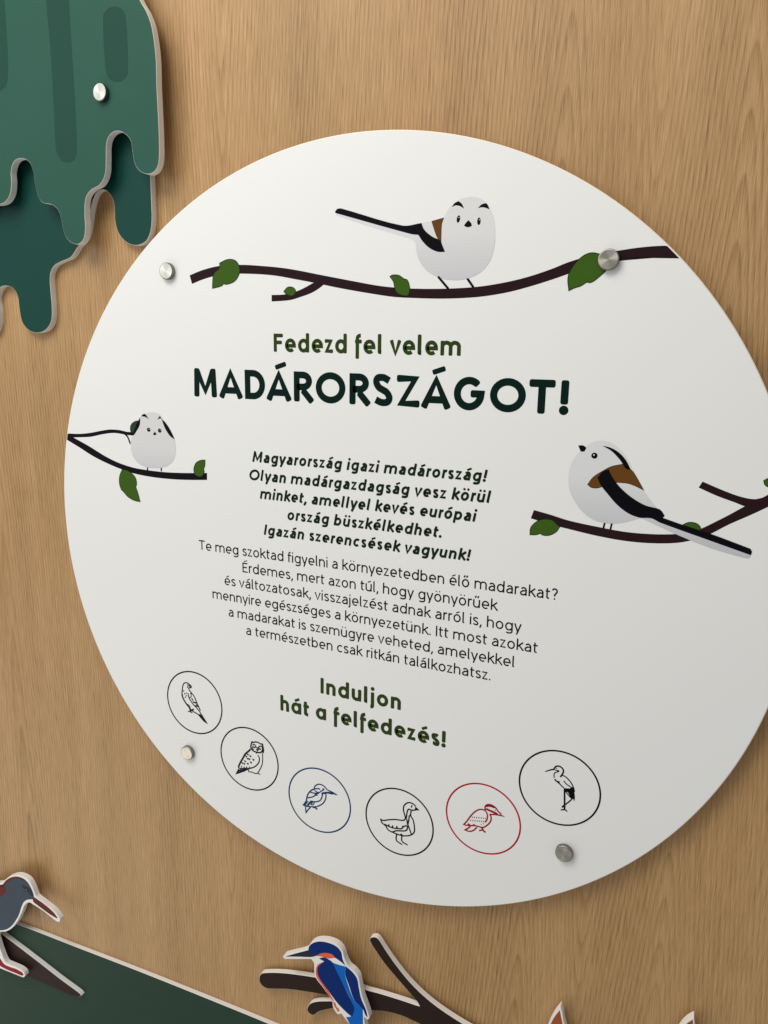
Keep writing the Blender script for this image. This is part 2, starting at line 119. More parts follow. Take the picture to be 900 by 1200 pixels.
 'icon1': {'s':[(1.42,[(-170.5,-307.3),(-169.1,-309.0),(-164.3,-307.1),(-160.0,-306.9),(-155.0,-308.4),(-152.4,-307.0)]),(1.71,[(-152.8,-307.2),(-152.0,-311.8),(-151.2,-317.0),(-152.0,-322.0)]),(1.57,[(-170.3,-307.6),(-171.8,-312.4),(-172.7,-316.7),(-171.9,-319.9),(-168.3,-322.5),(-164.0,-323.2),(-157.4,-322.6),(-153.8,-319.7),(-152.6,-315.3),(-153.6,-311.5)]),(1.28,[(-169.6,-312.9),(-165.9,-312.0),(-163.8,-314.6),(-160.9,-316.6),(-157.2,-312.4),(-153.6,-311.5)]),(2.56,[(-166.7,-315.4),(-165.9,-317.3)]),(2.56,[(-157.3,-315.4),(-157.5,-318.0)]),(1.57,[(-163.3,-318.0),(-161.6,-320.1),(-159.5,-317.5)]),(1.14,[(-168.2,-314.3),(-170.1,-318.1),(-167.6,-320.6)]),(1.85,[(-173.1,-320.9),(-177.2,-325.3),(-182.5,-330.7),(-186.4,-337.9),(-191.1,-346.0),(-194.3,-353.0),(-195.3,-356.2)]),(1.28,[(-195.3,-356.2),(-191.4,-356.7),(-184.6,-354.8),(-176.4,-352.9)]),(1.21,[(-163.6,-324.1),(-163.2,-325.7)]),(1.28,[(-160.8,-327.2),(-158.4,-331.7),(-159.2,-338.1),(-163.0,-343.9),(-168.2,-348.6),(-176.4,-353.1),(-184.0,-358.1),(-192.3,-363.2),(-199.2,-366.9),(-194.4,-358.0)]),(1.07,[(-153.1,-322.3),(-152.7,-328.3),(-153.0,-335.2),(-154.2,-341.7),(-157.3,-348.7),(-161.8,-356.7)]),(1.07,[(-178.0,-354.5),(-177.3,-358.2),(-170.7,-357.6),(-167.0,-358.4),(-161.8,-357.1),(-157.1,-357.7)]),(1.28,[(-199.2,-366.9),(-194.5,-361.5),(-189.8,-356.8)]),(1.71,[(-193.5,-363.7),(-189.2,-359.5),(-184.6,-355.2)]),(1.85,[(-186.3,-360.1),(-183.2,-356.6),(-179.4,-353.9)]),(1.21,[(-182.9,-333.2),(-180.9,-335.0),(-180.0,-333.2)]),(1.21,[(-179.9,-329.4),(-177.9,-331.1),(-176.9,-329.4)]),(1.21,[(-175.5,-331.1),(-173.5,-332.8),(-172.6,-331.1)]),(1.21,[(-180.1,-336.3),(-178.1,-338.1),(-177.1,-336.3)]),(1.21,[(-185.0,-341.7),(-183.0,-343.4),(-182.1,-341.7)]),(1.21,[(-174.7,-341.2),(-172.7,-343.0),(-171.7,-341.2)]),(1.21,[(-170.5,-335.7),(-168.5,-337.5),(-167.6,-335.7)]),(1.21,[(-180.3,-344.7),(-178.3,-346.4),(-177.3,-344.7)]),(1.21,[(-186.6,-346.3),(-184.6,-348.0),(-183.7,-346.2)]),(1.21,[(-190.3,-345.8),(-188.3,-347.5),(-187.4,-345.8)]),(1.21,[(-177.5,-336.4),(-175.5,-338.1),(-174.5,-336.4)]),(1.07,[(-189.0,-351.7),(-190.4,-354.9)]),(1.07,[(-184.6,-351.7),(-186.0,-354.8)]),(1.07,[(-180.1,-350.6),(-181.5,-353.7)]),(1.07,[(-174.9,-349.3),(-176.3,-352.4)])],'f':[]},
 'icon2': {'s':[(1.28,[(-67.8,-357.8),(-67.4,-354.3),(-64.0,-350.4),(-60.2,-348.3),(-55.7,-348.2),(-51.2,-350.0),(-47.4,-353.5),(-41.4,-354.9),(-36.9,-355.9)]),(1.28,[(-36.9,-357.0),(-39.9,-358.2),(-44.4,-358.3),(-48.2,-358.9),(-52.7,-360.1),(-54.9,-363.7),(-55.7,-367.7),(-58.0,-372.8),(-62.6,-376.3),(-67.9,-378.1),(-74.1,-378.6)]),(1.28,[(-49.3,-360.0),(-49.3,-365.9),(-51.2,-372.4),(-55.0,-378.0),(-60.3,-382.4),(-65.6,-385.4),(-74.9,-387.9)]),(1.43,[(-67.8,-357.8),(-73.2,-361.8),(-77.8,-368.3),(-79.8,-374.1),(-81.0,-380.5),(-85.7,-388.2),(-81.8,-388.7),(-74.9,-387.9)]),(1.28,[(-82.2,-389.2),(-81.9,-394.4),(-81.5,-399.3),(-78.0,-393.7),(-74.1,-388.5)]),(1.81,[(-71.0,-387.3),(-66.4,-387.1),(-63.0,-389.1)]),(1.28,[(-67.8,-357.8),(-60.2,-355.4),(-58.7,-356.9)]),(1.13,[(-67.8,-359.6),(-64.0,-361.3),(-60.2,-361.4),(-56.5,-358.1),(-51.9,-354.5)]),(1.81,[(-54.3,-353.2),(-52.7,-355.6)]),(1.28,[(-74.4,-364.7),(-67.1,-364.3),(-60.2,-362.1)]),(1.28,[(-79.0,-375.0),(-70.2,-370.8),(-65.6,-366.9),(-62.2,-366.5)]),(1.06,[(-83.4,-388.4),(-81.0,-384.3),(-77.9,-379.7)]),(1.06,[(-80.3,-387.8),(-77.2,-383.3),(-73.3,-378.4)]),(1.06,[(-77.6,-387.0),(-74.5,-381.8),(-70.2,-379.1),(-74.1,-384.7)]),(1.13,[(-67.5,-378.4),(-69.5,-382.7),(-72.5,-384.6)]),(1.66,[(-51.2,-359.0),(-44.4,-357.4),(-36.9,-356.8)]),(1.81,[(-66.7,-366.9),(-64.1,-363.9),(-61.0,-362.7)]),(1.96,[(-55.7,-363.2),(-53.4,-360.3),(-50.4,-360.3)])],'f':[[(-39.9,-355.2),(-36.9,-355.0),(-30.8,-357.3),(-32.5,-358.3),(-36.9,-357.8)]]},
 'icon3': {'s':[(1.32,[(35.3,-376.2),(38.5,-377.9),(47.0,-374.5),(58.5,-370.9),(68.4,-369.4),(71.5,-366.0),(70.6,-360.7),(68.6,-354.2),(69.0,-347.7),(72.3,-342.7),(76.8,-340.1),(82.1,-340.6),(86.3,-343.4)]),(1.32,[(86.4,-348.5),(83.8,-349.6),(80.1,-351.0),(79.4,-354.3),(79.2,-359.1),(82.7,-364.4),(84.8,-373.3),(85.0,-382.0),(81.8,-386.9),(75.8,-390.7),(68.2,-392.9),(61.3,-392.9),(53.5,-391.9),(46.5,-389.9),(43.3,-385.2),(37.0,-381.4),(35.3,-376.2)]),(1.32,[(80.1,-350.6),(76.3,-350.2),(74.3,-353.4),(73.3,-360.8),(73.0,-365.6)]),(1.32,[(79.5,-357.4),(77.3,-360.4),(76.7,-366.1),(75.4,-374.4)]),(1.32,[(73.6,-365.8),(75.0,-373.0),(77.0,-377.2),(81.0,-387.1)]),(1.32,[(40.9,-382.7),(47.2,-384.5),(53.4,-385.1),(60.3,-384.1),(66.4,-382.6),(69.4,-378.5),(74.6,-375.4)]),(1.55,[(48.0,-381.3),(47.2,-384.5)]),(1.55,[(53.5,-381.3),(52.8,-385.3)]),(1.55,[(59.6,-380.4),(59.5,-383.8)]),(1.55,[(67.5,-377.9),(69.0,-380.2)]),(1.32,[(52.7,-391.8),(58.9,-388.0),(71.1,-384.6),(74.4,-381.5),(75.0,-376.1)]),(1.32,[(59.4,-393.5),(59.1,-402.0),(63.1,-404.9),(68.1,-406.7)]),(1.32,[(67.4,-393.1),(67.6,-401.5),(76.1,-405.0)]),(2.33,[(65.1,-391.0),(68.2,-393.7)]),(2.48,[(79.3,-344.8),(81.1,-345.2)])],'f':[[(85.5,-343.6),(87.4,-344.7),(91.8,-347.7),(84.6,-349.6)]]},
 'icon4': {'s':[(1.31,[(153.2,-351.7),(156.8,-346.6),(163.0,-335.2),(169.3,-327.0),(175.1,-323.2),(180.9,-323.2),(183.9,-327.0),(184.5,-333.9),(181.9,-340.3)]),(1.31,[(181.3,-322.9),(181.0,-317.4),(184.1,-313.8),(189.2,-313.2),(194.4,-315.3),(198.3,-319.8),(202.7,-322.5)]),(1.31,[(202.8,-324.4),(200.6,-324.7),(194.1,-325.3),(187.7,-327.1),(189.5,-330.9),(188.9,-336.7),(185.5,-342.4),(179.8,-348.0),(174.7,-348.7),(169.5,-348.6),(162.1,-350.3),(154.7,-351.8)]),(2.0,[(181.4,-316.9),(187.1,-314.8),(193.7,-315.5)]),(2.0,[(182.3,-320.3),(188.2,-321.8),(194.0,-322.9),(197.7,-324.3)]),(1.31,[(162.9,-350.9),(160.1,-354.5),(155.7,-358.6),(161.0,-359.1),(166.2,-356.8),(171.4,-350.3)]),(1.69,[(178.0,-348.6),(179.7,-352.1),(183.2,-354.5)]),(1.31,[(179.3,-351.8),(174.2,-354.3)]),(1.39,[(193.8,-318.7),(194.8,-319.2)]),(1.85,[(160.6,-347.9),(159.9,-350.6)]),(1.85,[(166.8,-347.0),(167.7,-349.5)]),(1.39,[(164.0,-337.5),(165.2,-337.5)]),(1.39,[(166.9,-336.9),(168.1,-336.9)]),(1.39,[(169.9,-336.4),(171.1,-336.4)]),(1.39,[(172.8,-335.8),(174.0,-335.8)]),(1.39,[(175.7,-335.3),(176.9,-335.3)]),(1.39,[(178.7,-334.7),(179.8,-334.7)]),(1.39,[(181.6,-334.2),(182.7,-334.2)]),(1.39,[(161.8,-342.7),(163.0,-342.7)]),(1.39,[(164.8,-342.2),(166.0,-342.2)]),(1.39,[(167.7,-341.6),(168.9,-341.6)]),(1.39,[(170.7,-341.1),(171.9,-341.1)]),(1.39,[(173.6,-340.5),(174.8,-340.5)]),(1.39,[(176.5,-340.0),(177.7,-340.0)]),(1.39,[(179.5,-339.4),(180.6,-339.4)]),(1.08,[(176.8,-344.8),(177.6,-344.2)]),(1.08,[(179.3,-343.0),(180.1,-342.4)])],'f':[[(200.2,-323.2),(202.7,-323.4),(207.5,-324.9),(203.5,-325.4),(199.5,-325.1)],[(151.7,-352.1),(154.6,-349.2),(155.3,-351.9)]]},
 'icon5': {'s':[(1.34,[(264.5,-243.3),(266.0,-240.0),(268.8,-238.2),(272.2,-238.4),(275.3,-240.9),(275.9,-244.5),(274.6,-248.4),(272.6,-252.1)]),(0.85,[(265.1,-244.4),(268.0,-244.0),(270.6,-244.3)]),(0.91,[(270.6,-244.7),(268.2,-246.4),(265.9,-248.0),(265.0,-251.2),(265.5,-254.9)]),(1.34,[(266.2,-256.3),(267.8,-258.2),(270.7,-259.7)]),(1.04,[(270.7,-259.7),(273.8,-262.4),(278.1,-265.8)]),(1.83,[(268.2,-245.3),(270.9,-244.3)]),(1.04,[(275.0,-249.3),(278.1,-249.7),(282.9,-253.0),(286.6,-257.1),(289.4,-262.2),(290.9,-267.6)]),(0.97,[(277.1,-255.9),(280.5,-259.4),(285.8,-261.8)]),(1.46,[(278.8,-266.3),(279.8,-280.2),(280.7,-294.9)]),(1.1,[(276.0,-296.2),(280.8,-294.4),(284.2,-296.1)]),(0.97,[(280.6,-269.7),(283.7,-273.3),(287.4,-276.9)]),(1.1,[(288.6,-277.8),(284.9,-282.7),(280.7,-287.8)]),(1.46,[(280.9,-287.4),(277.2,-292.3)]),(0.85,[(266.7,-241.7),(268.1,-241.7)]),(2.19,[(269.9,-259.6),(272.5,-259.5)])],'f':[[(253.4,-249.3),(258.3,-245.7),(264.4,-242.3),(265.3,-244.3),(260.1,-246.6),(254.4,-249.8)],[(278.3,-265.4),(282.6,-264.9),(285.4,-264.2),(285.8,-261.8),(289.3,-261.6),(291.3,-270.7),(291.9,-275.7),(291.4,-280.8),(290.4,-277.4),(289.2,-277.7),(287.4,-277.5),(286.2,-275.3),(282.9,-269.7),(278.9,-270.1)]]},
}

# ------------------------------------------------------------------ materials
def srgb(r, g, b):
    f = lambda c: c/12.92 if c <= .04045 else ((c+.055)/1.055)**2.4
    return (f(r/255), f(g/255), f(b/255), 1)
def new_mat(name):
    m = bpy.data.materials.new(name); m.use_nodes = True
    return m, m.node_tree.nodes, m.node_tree.links, m.node_tree.nodes['Principled BSDF']
def print_mat(name, col, rough=.55, var=.06, scale=900, bump=.0, spec=.06):
    m, n, l, b = new_mat(name)
    tc = n.new('ShaderNodeTexCoord'); no = n.new('ShaderNodeTexNoise'); no.inputs['Scale'].default_value = scale
    no.inputs['Detail'].default_value = 3
    mx = n.new('ShaderNodeMix'); mx.data_type = 'RGBA'
    mx.inputs[6].default_value = tuple(c*(1-var) for c in col[:3])+(1,)
    mx.inputs[7].default_value = tuple(min(1, c*(1+var)) for c in col[:3])+(1,)
    l.new(tc.outputs['Object'], no.inputs['Vector']); l.new(no.outputs['Fac'], mx.inputs[0])
    l.new(mx.outputs[2], b.inputs['Base Color'])
    b.inputs['Roughness'].default_value = rough
    b.inputs['Specular IOR Level'].default_value = spec
    if bump:
        bp = n.new('ShaderNodeBump'); bp.inputs['Strength'].default_value = bump; bp.inputs['Distance'].default_value = .0002
        l.new(no.outputs['Fac'], bp.inputs['Height']); l.new(bp.outputs['Normal'], b.inputs['Normal'])
    return m
def gradient_mat(name, top, bottom, z0, z1):
    """printed grey gradient of the drawn birds, in mm on the board"""
    m, n, l, b = new_mat(name)
    tc = n.new('ShaderNodeTexCoord'); sp = n.new('ShaderNodeSeparateXYZ'); mr = n.new('ShaderNodeMapRange')
    mr.inputs['From Min'].default_value = z0/1000; mr.inputs['From Max'].default_value = z1/1000
    mx = n.new('ShaderNodeMix'); mx.data_type = 'RGBA'; mx.inputs[6].default_value = bottom; mx.inputs[7].default_value = top
    l.new(tc.outputs['Object'], sp.inputs[0]); l.new(sp.outputs['Z'], mr.inputs['Value'])
    l.new(mr.outputs[0], mx.inputs[0]); l.new(mx.outputs[2], b.inputs['Base Color'])
    b.inputs['Roughness'].default_value = .55; b.inputs['Specular IOR Level'].default_value = .12
    return m

M = {}
def board_mat(m):
    n, l = m.node_tree.nodes, m.node_tree.links; b = n['Principled BSDF']
    tc = n.new('ShaderNodeTexCoord'); a = n.new('ShaderNodeTexNoise'); a.inputs['Scale'].default_value = 9; a.inputs['Detail'].default_value = 6
    mr = n.new('ShaderNodeMapRange'); mr.inputs['To Min'].default_value = .34; mr.inputs['To Max'].default_value = .58
    l.new(tc.outputs['Object'], a.inputs['Vector']); l.new(a.outputs['Fac'], mr.inputs['Value']); l.new(mr.outputs[0], b.inputs['Roughness'])
    return m
M['board'] = board_mat(print_mat('board_white', (.765, .762, .74, 1), .45, .012, 500, .12, .3))
M['rim'] = print_mat('board_rim_cream', (.86, .75, .62, 1), .5, .03)
M['foam'] = print_mat('foam_edge_white', (.80, .76, .71, 1), .65, .05, 700, .3)
M['white_print'] = print_mat('white_print', (.78, .765, .74, 1), .45, .01)
M['title'] = print_mat('title_ink', (.002, .013, .010, 1), .45)
M['green_ink'] = print_mat('green_ink', (.026, .050, .007, 1), .45)
M['dark_green_ink'] = print_mat('dark_green_ink', (.008, .020, .005, 1), .45)
M['body_ink'] = print_mat('body_ink', (.008, .008, .013, 1), .45)
M['black_ink'] = print_mat('black_ink', (.003, .003, .005, 1), .45)
M['ring_ink'] = print_mat('ring_ink', (.008, .005, .008, 1), .45)
M['blue_ink'] = print_mat('blue_ink', (.003, .036, .120, 1), .45)
M['red_ink'] = print_mat('red_ink', (.42, .004, .014, 1), .45)
M['dark_red_ink'] = print_mat('dark_red_ink', (.30, .004, .014, 1), .45)
M['bark_print'] = print_mat('bark_print', (.020, .008, .010, 1), .45)
M['bark_print_black'] = print_mat('bark_print_black', (.006, .004, .007, 1), .45)
M['leaf'] = print_mat('leaf_print', (.042, .098, .010, 1), .45, .1, 60)
M['leaf_edge'] = print_mat('leaf_edge_print', (.004, .018, .004, 1), .45)
M['leaf_dim'] = print_mat('leaf_dim_print', (.02, .05, .022, 1), .45)
M['brown'] = print_mat('brown_print', (.125, .050, .009, 1), .45)
M['green'] = print_mat('crown_green', (.020, .083, .057, 1), .5, .05, 25, 0, .14)
M['stripe'] = print_mat('crown_stripe', (.018, .062, .044, 1), .42, .04)
M['teal'] = print_mat('crown_dark_teal', (.003, .047, .035, 1), .5, .05, 25, 0, .14)
M['hill'] = print_mat('hill_green', (.022, .048, .033, 1), .5, .06, 25)
M['bark'] = print_mat('bark_board', (.026, .014, .011, 1), .5, .08, 60)
M['slate'] = print_mat('slate_print', (.045, .062, .085, 1), .5, .06, 60)
M['maroon'] = print_mat('maroon_print', (.115, .018, .013, 1), .5)
M['crimson'] = print_mat('crimson_print', (.25, .012, .012, 1), .5)
M['slate_dark'] = print_mat('slate_dark_print', (.022, .026, .035, 1), .5)
M['navy'] = print_mat('navy_print', (.002, .022, .14, 1), .45)
M['blue'] = print_mat('blue_print', (.004, .12, .48, 1), .45)
M['orange'] = print_mat('orange_print', (.72, .12, .05, 1), .45)
M['rust'] = print_mat('rust_print', (.33, .085, .030, 1), .5, .12, 80)
M['bird1'] = gradient_mat('bird_print_a', (.66, .65, .64, 1), (.52, .505, .535, 1), 320, 385)
M['bird2'] = gradient_mat('bird_print_b', (.63, .62, .615, 1), (.49, .48, .515, 1), 60, 112)
M['bird3'] = gradient_mat('bird_print_c', (.65, .65, .65, 1), (.47, .47, .49, 1), 40, 120)

def metal(name, col, rough):
    m, n, l, b = new_mat(name)
    b.inputs['Metallic'].default_value = 1
    b.inputs['Roughness'].default_value = rough
    tc = n.new('ShaderNodeTexCoord')
    ln = n.new('ShaderNodeVectorMath'); ln.operation = 'MULTIPLY'; ln.inputs[1].default_value = (1, 0, 1)
    le = n.new('ShaderNodeVectorMath'); le.operation = 'LENGTH'
    cmb = n.new('ShaderNodeCombineXYZ'); no = n.new('ShaderNodeTexNoise'); no.inputs['Scale'].default_value = 1400
    l.new(tc.outputs['Object'], ln.inputs[0]); l.new(ln.outputs[0], le.inputs[0]); l.new(le.outputs['Value'], cmb.inputs[0])
    l.new(cmb.outputs[0], no.inputs['Vector'])
    mx = n.new('ShaderNodeMix'); mx.data_type = 'RGBA'
    mx.inputs[6].default_value = tuple(c*.8 for c in col[:3])+(1,); mx.inputs[7].default_value = col
    l.new(no.outputs['Fac'], mx.inputs[0]); l.new(mx.outputs[2], b.inputs['Base Color'])
    b.inputs['Anisotropic'].default_value = .85
    tg = n.new('ShaderNodeTangent'); tg.direction_type = 'RADIAL'; tg.axis = 'Y'
    l.new(tg.outputs[0], b.inputs['Tangent'])
    return m
M['steel'] = metal('brushed_steel', (.56, .53, .46, 1), .32)
M['steel_dark'] = metal('turned_steel_side', (.30, .285, .25, 1), .42)

def oak():
    m, n, l, b = new_mat('oak_veneer')
    def math_(op, a, c=None, d=None):
        x = n.new('ShaderNodeMath'); x.operation = op
        for i, v in enumerate((a, c, d)):
            if v is None: continue
            if isinstance(v, (int, float)): x.inputs[i].default_value = v
            else: l.new(v, x.inputs[i])
        return x.outputs[0]
    def noise(sx, sz, off, detail=3, rough=.5, src=None):
        cb = n.new('ShaderNodeCombineXYZ')
        l.new(math_('MULTIPLY_ADD', src or X, sx, off), cb.inputs[0]); l.new(math_('MULTIPLY_ADD', Z, sz, off*.7), cb.inputs[1])
        t = n.new('ShaderNodeTexNoise'); t.inputs['Scale'].default_value = 1; t.inputs['Detail'].default_value = detail
        t.inputs['Roughness'].default_value = rough
        l.new(cb.outputs[0], t.inputs['Vector']); return t.outputs['Fac']
    tc = n.new('ShaderNodeTexCoord'); sp = n.new('ShaderNodeSeparateXYZ'); l.new(tc.outputs['Object'], sp.inputs[0])
    X, Z = sp.outputs['X'], sp.outputs['Z']
    warp = math_('MULTIPLY', math_('SUBTRACT', noise(7, 1.6, 3.1, 2), .5), .022)
    warp2 = math_('MULTIPLY', math_('SUBTRACT', noise(40, 5, 9.7, 3), .5), .0014)
    Xw = math_('ADD', math_('ADD', X, warp), warp2)
    # growth rings cut by the veneer knife: nested long arches around a few hearts
    def heart(xc, slope, floor):
        dx = math_('SUBTRACT', Xw, xc)
        return math_('ADD', math_('SQRT', math_('ADD', math_('MULTIPLY', dx, dx), floor*floor)), math_('MULTIPLY', Z, slope))
    d = heart(.405, .085, .009)
    for a in ((.228, .075, .010), (-.66, .03, .02), (.92, .06, .01)):
        e = heart(*a)
        sm = n.new('ShaderNodeMath'); sm.operation = 'SMOOTH_MIN'; l.new(d, sm.inputs[0]); l.new(e, sm.inputs[1]); sm.inputs[2].default_value = .03
        d = sm.outputs[0]
    ring = math_('FRACT', math_('ADD', math_('MULTIPLY', d, 190), math_('MULTIPLY', noise(12, 1.1, 5.5, 2), .9)))
    saw = math_('POWER', ring, 2.2)                       # late wood darkens towards the end of each ring
    edge = n.new('ShaderNodeMapRange'); edge.inputs['From Min'].default_value = 1; edge.inputs['From Max'].default_value = .86
    edge.interpolation_type = 'SMOOTHSTEP'; l.new(ring, edge.inputs['Value'])
    ringv = math_('MULTIPLY', saw, edge.outputs[0])
    ring_amt = math_('MULTIPLY', ringv, math_('MULTIPLY_ADD', noise(5, 1.2, 12.3, 2), 1.2, -.15))
    fibre = noise(700, 5.5, 1.7, 4, .8, Xw)
    fine = noise(1300, 24, 8.8, 2, .7, Xw)
    broad = noise(16, .9, 21.0, 3, .5)
    patch = noise(3, 2.5, 31.0, 2)
    pore = n.new('ShaderNodeMapRange'); pore.inputs['From Min'].default_value = .60; pore.inputs['From Max'].default_value = .72
    l.new(noise(760, 34, 14.2, 2, .5, Xw), pore.inputs['Value'])
    porev = math_('MULTIPLY', pore.outputs[0], math_('MULTIPLY_ADD', ring, .6, .4))
    v = math_('MULTIPLY', ring_amt, -.66)
    v = math_('ADD', v, math_('MULTIPLY', math_('SUBTRACT', fibre, .5), .90))
    v = math_('ADD', v, math_('MULTIPLY', math_('SUBTRACT', fine, .5), 1.1))
    v = math_('ADD', v, math_('MULTIPLY', math_('SUBTRACT', broad, .5), .50))
    v = math_('ADD', v, math_('MULTIPLY', math_('SUBTRACT', patch, .5), .22))
    v = math_('ADD', v, math_('MULTIPLY', porev, -.20))
    v = math_('ADD', v, .66)
    cr = n.new('ShaderNodeValToRGB'); l.new(v, cr.inputs[0])
    e = cr.color_ramp.elements
    e[0].position = 0; e[0].color = (.115, .055, .020, 1)
    e[1].position = 1; e[1].color = (.54, .342, .164, 1)
    q = e.new(.5); q.color = (.358, .215, .084, 1)
    hue = n.new('ShaderNodeMix'); hue.data_type = 'RGBA'; hue.blend_type = 'MULTIPLY'; hue.inputs[7].default_value = (1.03, .96, .95, 1)
    l.new(noise(6, .7, 44, 2), hue.inputs[0]); l.new(cr.outputs[0], hue.inputs[6])
    l.new(hue.outputs[2], b.inputs['Base Color'])
    b.inputs['Roughness'].default_value = .52; b.inputs['Specular IOR Level'].default_value = .35
    bp = n.new('ShaderNodeBump'); bp.inputs['Strength'].default_value = .35; bp.inputs['Distance'].default_value = .0004
    l.new(v, bp.inputs['Height']); l.new(bp.outputs['Normal'], b.inputs['Normal'])
    return m
M['oak'] = oak()

# ------------------------------------------------------------------ mesh helpers (metres; y < 0 is towards the room)
def link(name, verts, faces, mats, parent=None, midx=None, smooth=False):
    me = bpy.data.meshes.new(name); me.from_pydata(verts, [], faces)
    for m in mats: me.materials.append(m)
    if midx: me.polygons.foreach_set('material_index', midx)
    if smooth: me.polygons.foreach_set('use_smooth', [True]*len(me.polygons))
    me.update()
    o = bpy.data.objects.new(name, me); C.objects.link(o)
    if parent: o.parent = parent
    return o
def empty(name, loc):
    o = bpy.data.objects.new(name, None); o.empty_display_size = .02; C.objects.link(o); o.location = loc
    return o
def tag(o, label, cat, group=None):
    o['label'] = label; o['category'] = cat
    if group: o['group'] = group
    return o
def curve(pts, closed=True, n=5, sharp=50):
    """Catmull-Rom through the points; corners sharper than the limit stay corners"""
    P = [Vector(p) for p in pts]; N = len(P); out = []
    def corner(i):
        if not closed and (i == 0 or i == N-1): return True
        a, b, c = P[i-1], P[i], P[(i+1) % N]
        return (b-a).length > 1e-9 and (c-b).length > 1e-9 and (b-a).angle(c-b) > math.radians(sharp)
    K = [corner(i) for i in range(N)]
    for i in range(N if closed else N-1):
        p1, p2 = P[i], P[(i+1) % N]
        p0 = P[i-1] if not K[i] else p1-(p2-p1)
        p3 = P[(i+2) % N] if not K[(i+1) % N] else p2+(p2-p1)
        # centripetal-like tangents, limited by the segment length
        L = (p2-p1).length
        t1 = (p2-p0); t2 = (p3-p1)
        t1 = t1.normalized()*L if t1.length else t1; t2 = t2.normalized()*L if t2.length else t2
        for k in range(n):
            t = k/n; t_2, t_3 = t*t, t*t*t
            out.append((2*t_3-3*t_2+1)*p1+(t_3-2*t_2+t)*t1+(-2*t_3+3*t_2)*p2+(t_3-t_2)*t2)
    if not closed: out.append(P[-1])
    return [(v.x, v.y) for v in out]
def ccw(p):
    a = sum(p[i-1][0]*p[i][1]-p[i][0]*p[i-1][1] for i in range(len(p)))
    return p if a > 0 else p[::-1]
def mm(p): return [(x/1000, z/1000) for x, z in p]
def fill_faces(poly):
    tris = tessellate_polygon([[Vector((x, z, 0)) for x, z in poly]])
    out = []
    for a, b, c in tris:
        A, B, D = poly[a], poly[b], poly[c]
        cr = (B[0]-A[0])*(D[1]-A[1])-(B[1]-A[1])*(D[0]-A[0])
        out.append((a, b, c) if cr > 0 else (a, c, b))     # counter-clockwise in x-z looks towards -y
    return out
def flat(name, pts, y, mat, parent, n=5, sharp=50, outline=None, smooth_curve=True):
    p = ccw(curve(mm(pts), True, n, sharp) if smooth_curve else mm(pts))
    verts = [(x, y, z) for x, z in p]; faces = list(fill_faces(p)); mi = [0]*len(faces); mats = [mat]
    if outline:
        w, om = outline
        v2, f2 = ribbon(p, w, True, y-.00003)
        k = len(verts); verts += v2; faces += [tuple(i+k for i in f) for f in f2]; mi += [1]*len(f2); mats.append(om)
    return link(name, verts, faces, mats, parent, mi)
def offset_in(p, d):
    N = len(p); out = []
    for i in range(N):
        a, b, c = Vector(p[i-1]), Vector(p[i]), Vector(p[(i+1) % N])
        u, v = (b-a), (c-b)
        if u.length < 1e-9 or v.length < 1e-9: out.append(p[i]); continue
        u.normalize(); v.normalize()
        n1 = Vector((-u.y, u.x)); n2 = Vector((-v.y, v.x)); m = n1+n2
        if m.length < .3: m = n1
        m.normalize(); k = min(2, 1/max(.4, m.dot(n1)))
        out.append((b.x+m.x*d*k, b.y+m.y*d*k))
    return out
def prism(name, p, y0, y1, face_mat, side_mat, parent=None, bevel=.0004):
    """board cut to the outline p (metres, ccw) with a softly broken front edge"""
    p = ccw(p); N = len(p); q = offset_in(p, bevel)
    verts = [(x, y0, z) for x, z in q]+[(x, y0+bevel*.8, z) for x, z in p]+[(x, y1, z) for x, z in p]
    ff = fill_faces(q); faces = list(ff); mi = [0]*len(ff)
    for r, m in ((0, 1), (1, 1)):
        for i in range(N):
            j = (i+1) % N
            faces.append((r*N+i, (r+1)*N+i, (r+1)*N+j, r*N+j)); mi.append(m)
    bf = fill_faces(p); faces += [(a+2*N, c+2*N, b+2*N) for a, b, c in bf]; mi += [1]*len(bf)
    return link(name, verts, faces, [face_mat, side_mat], parent, mi)
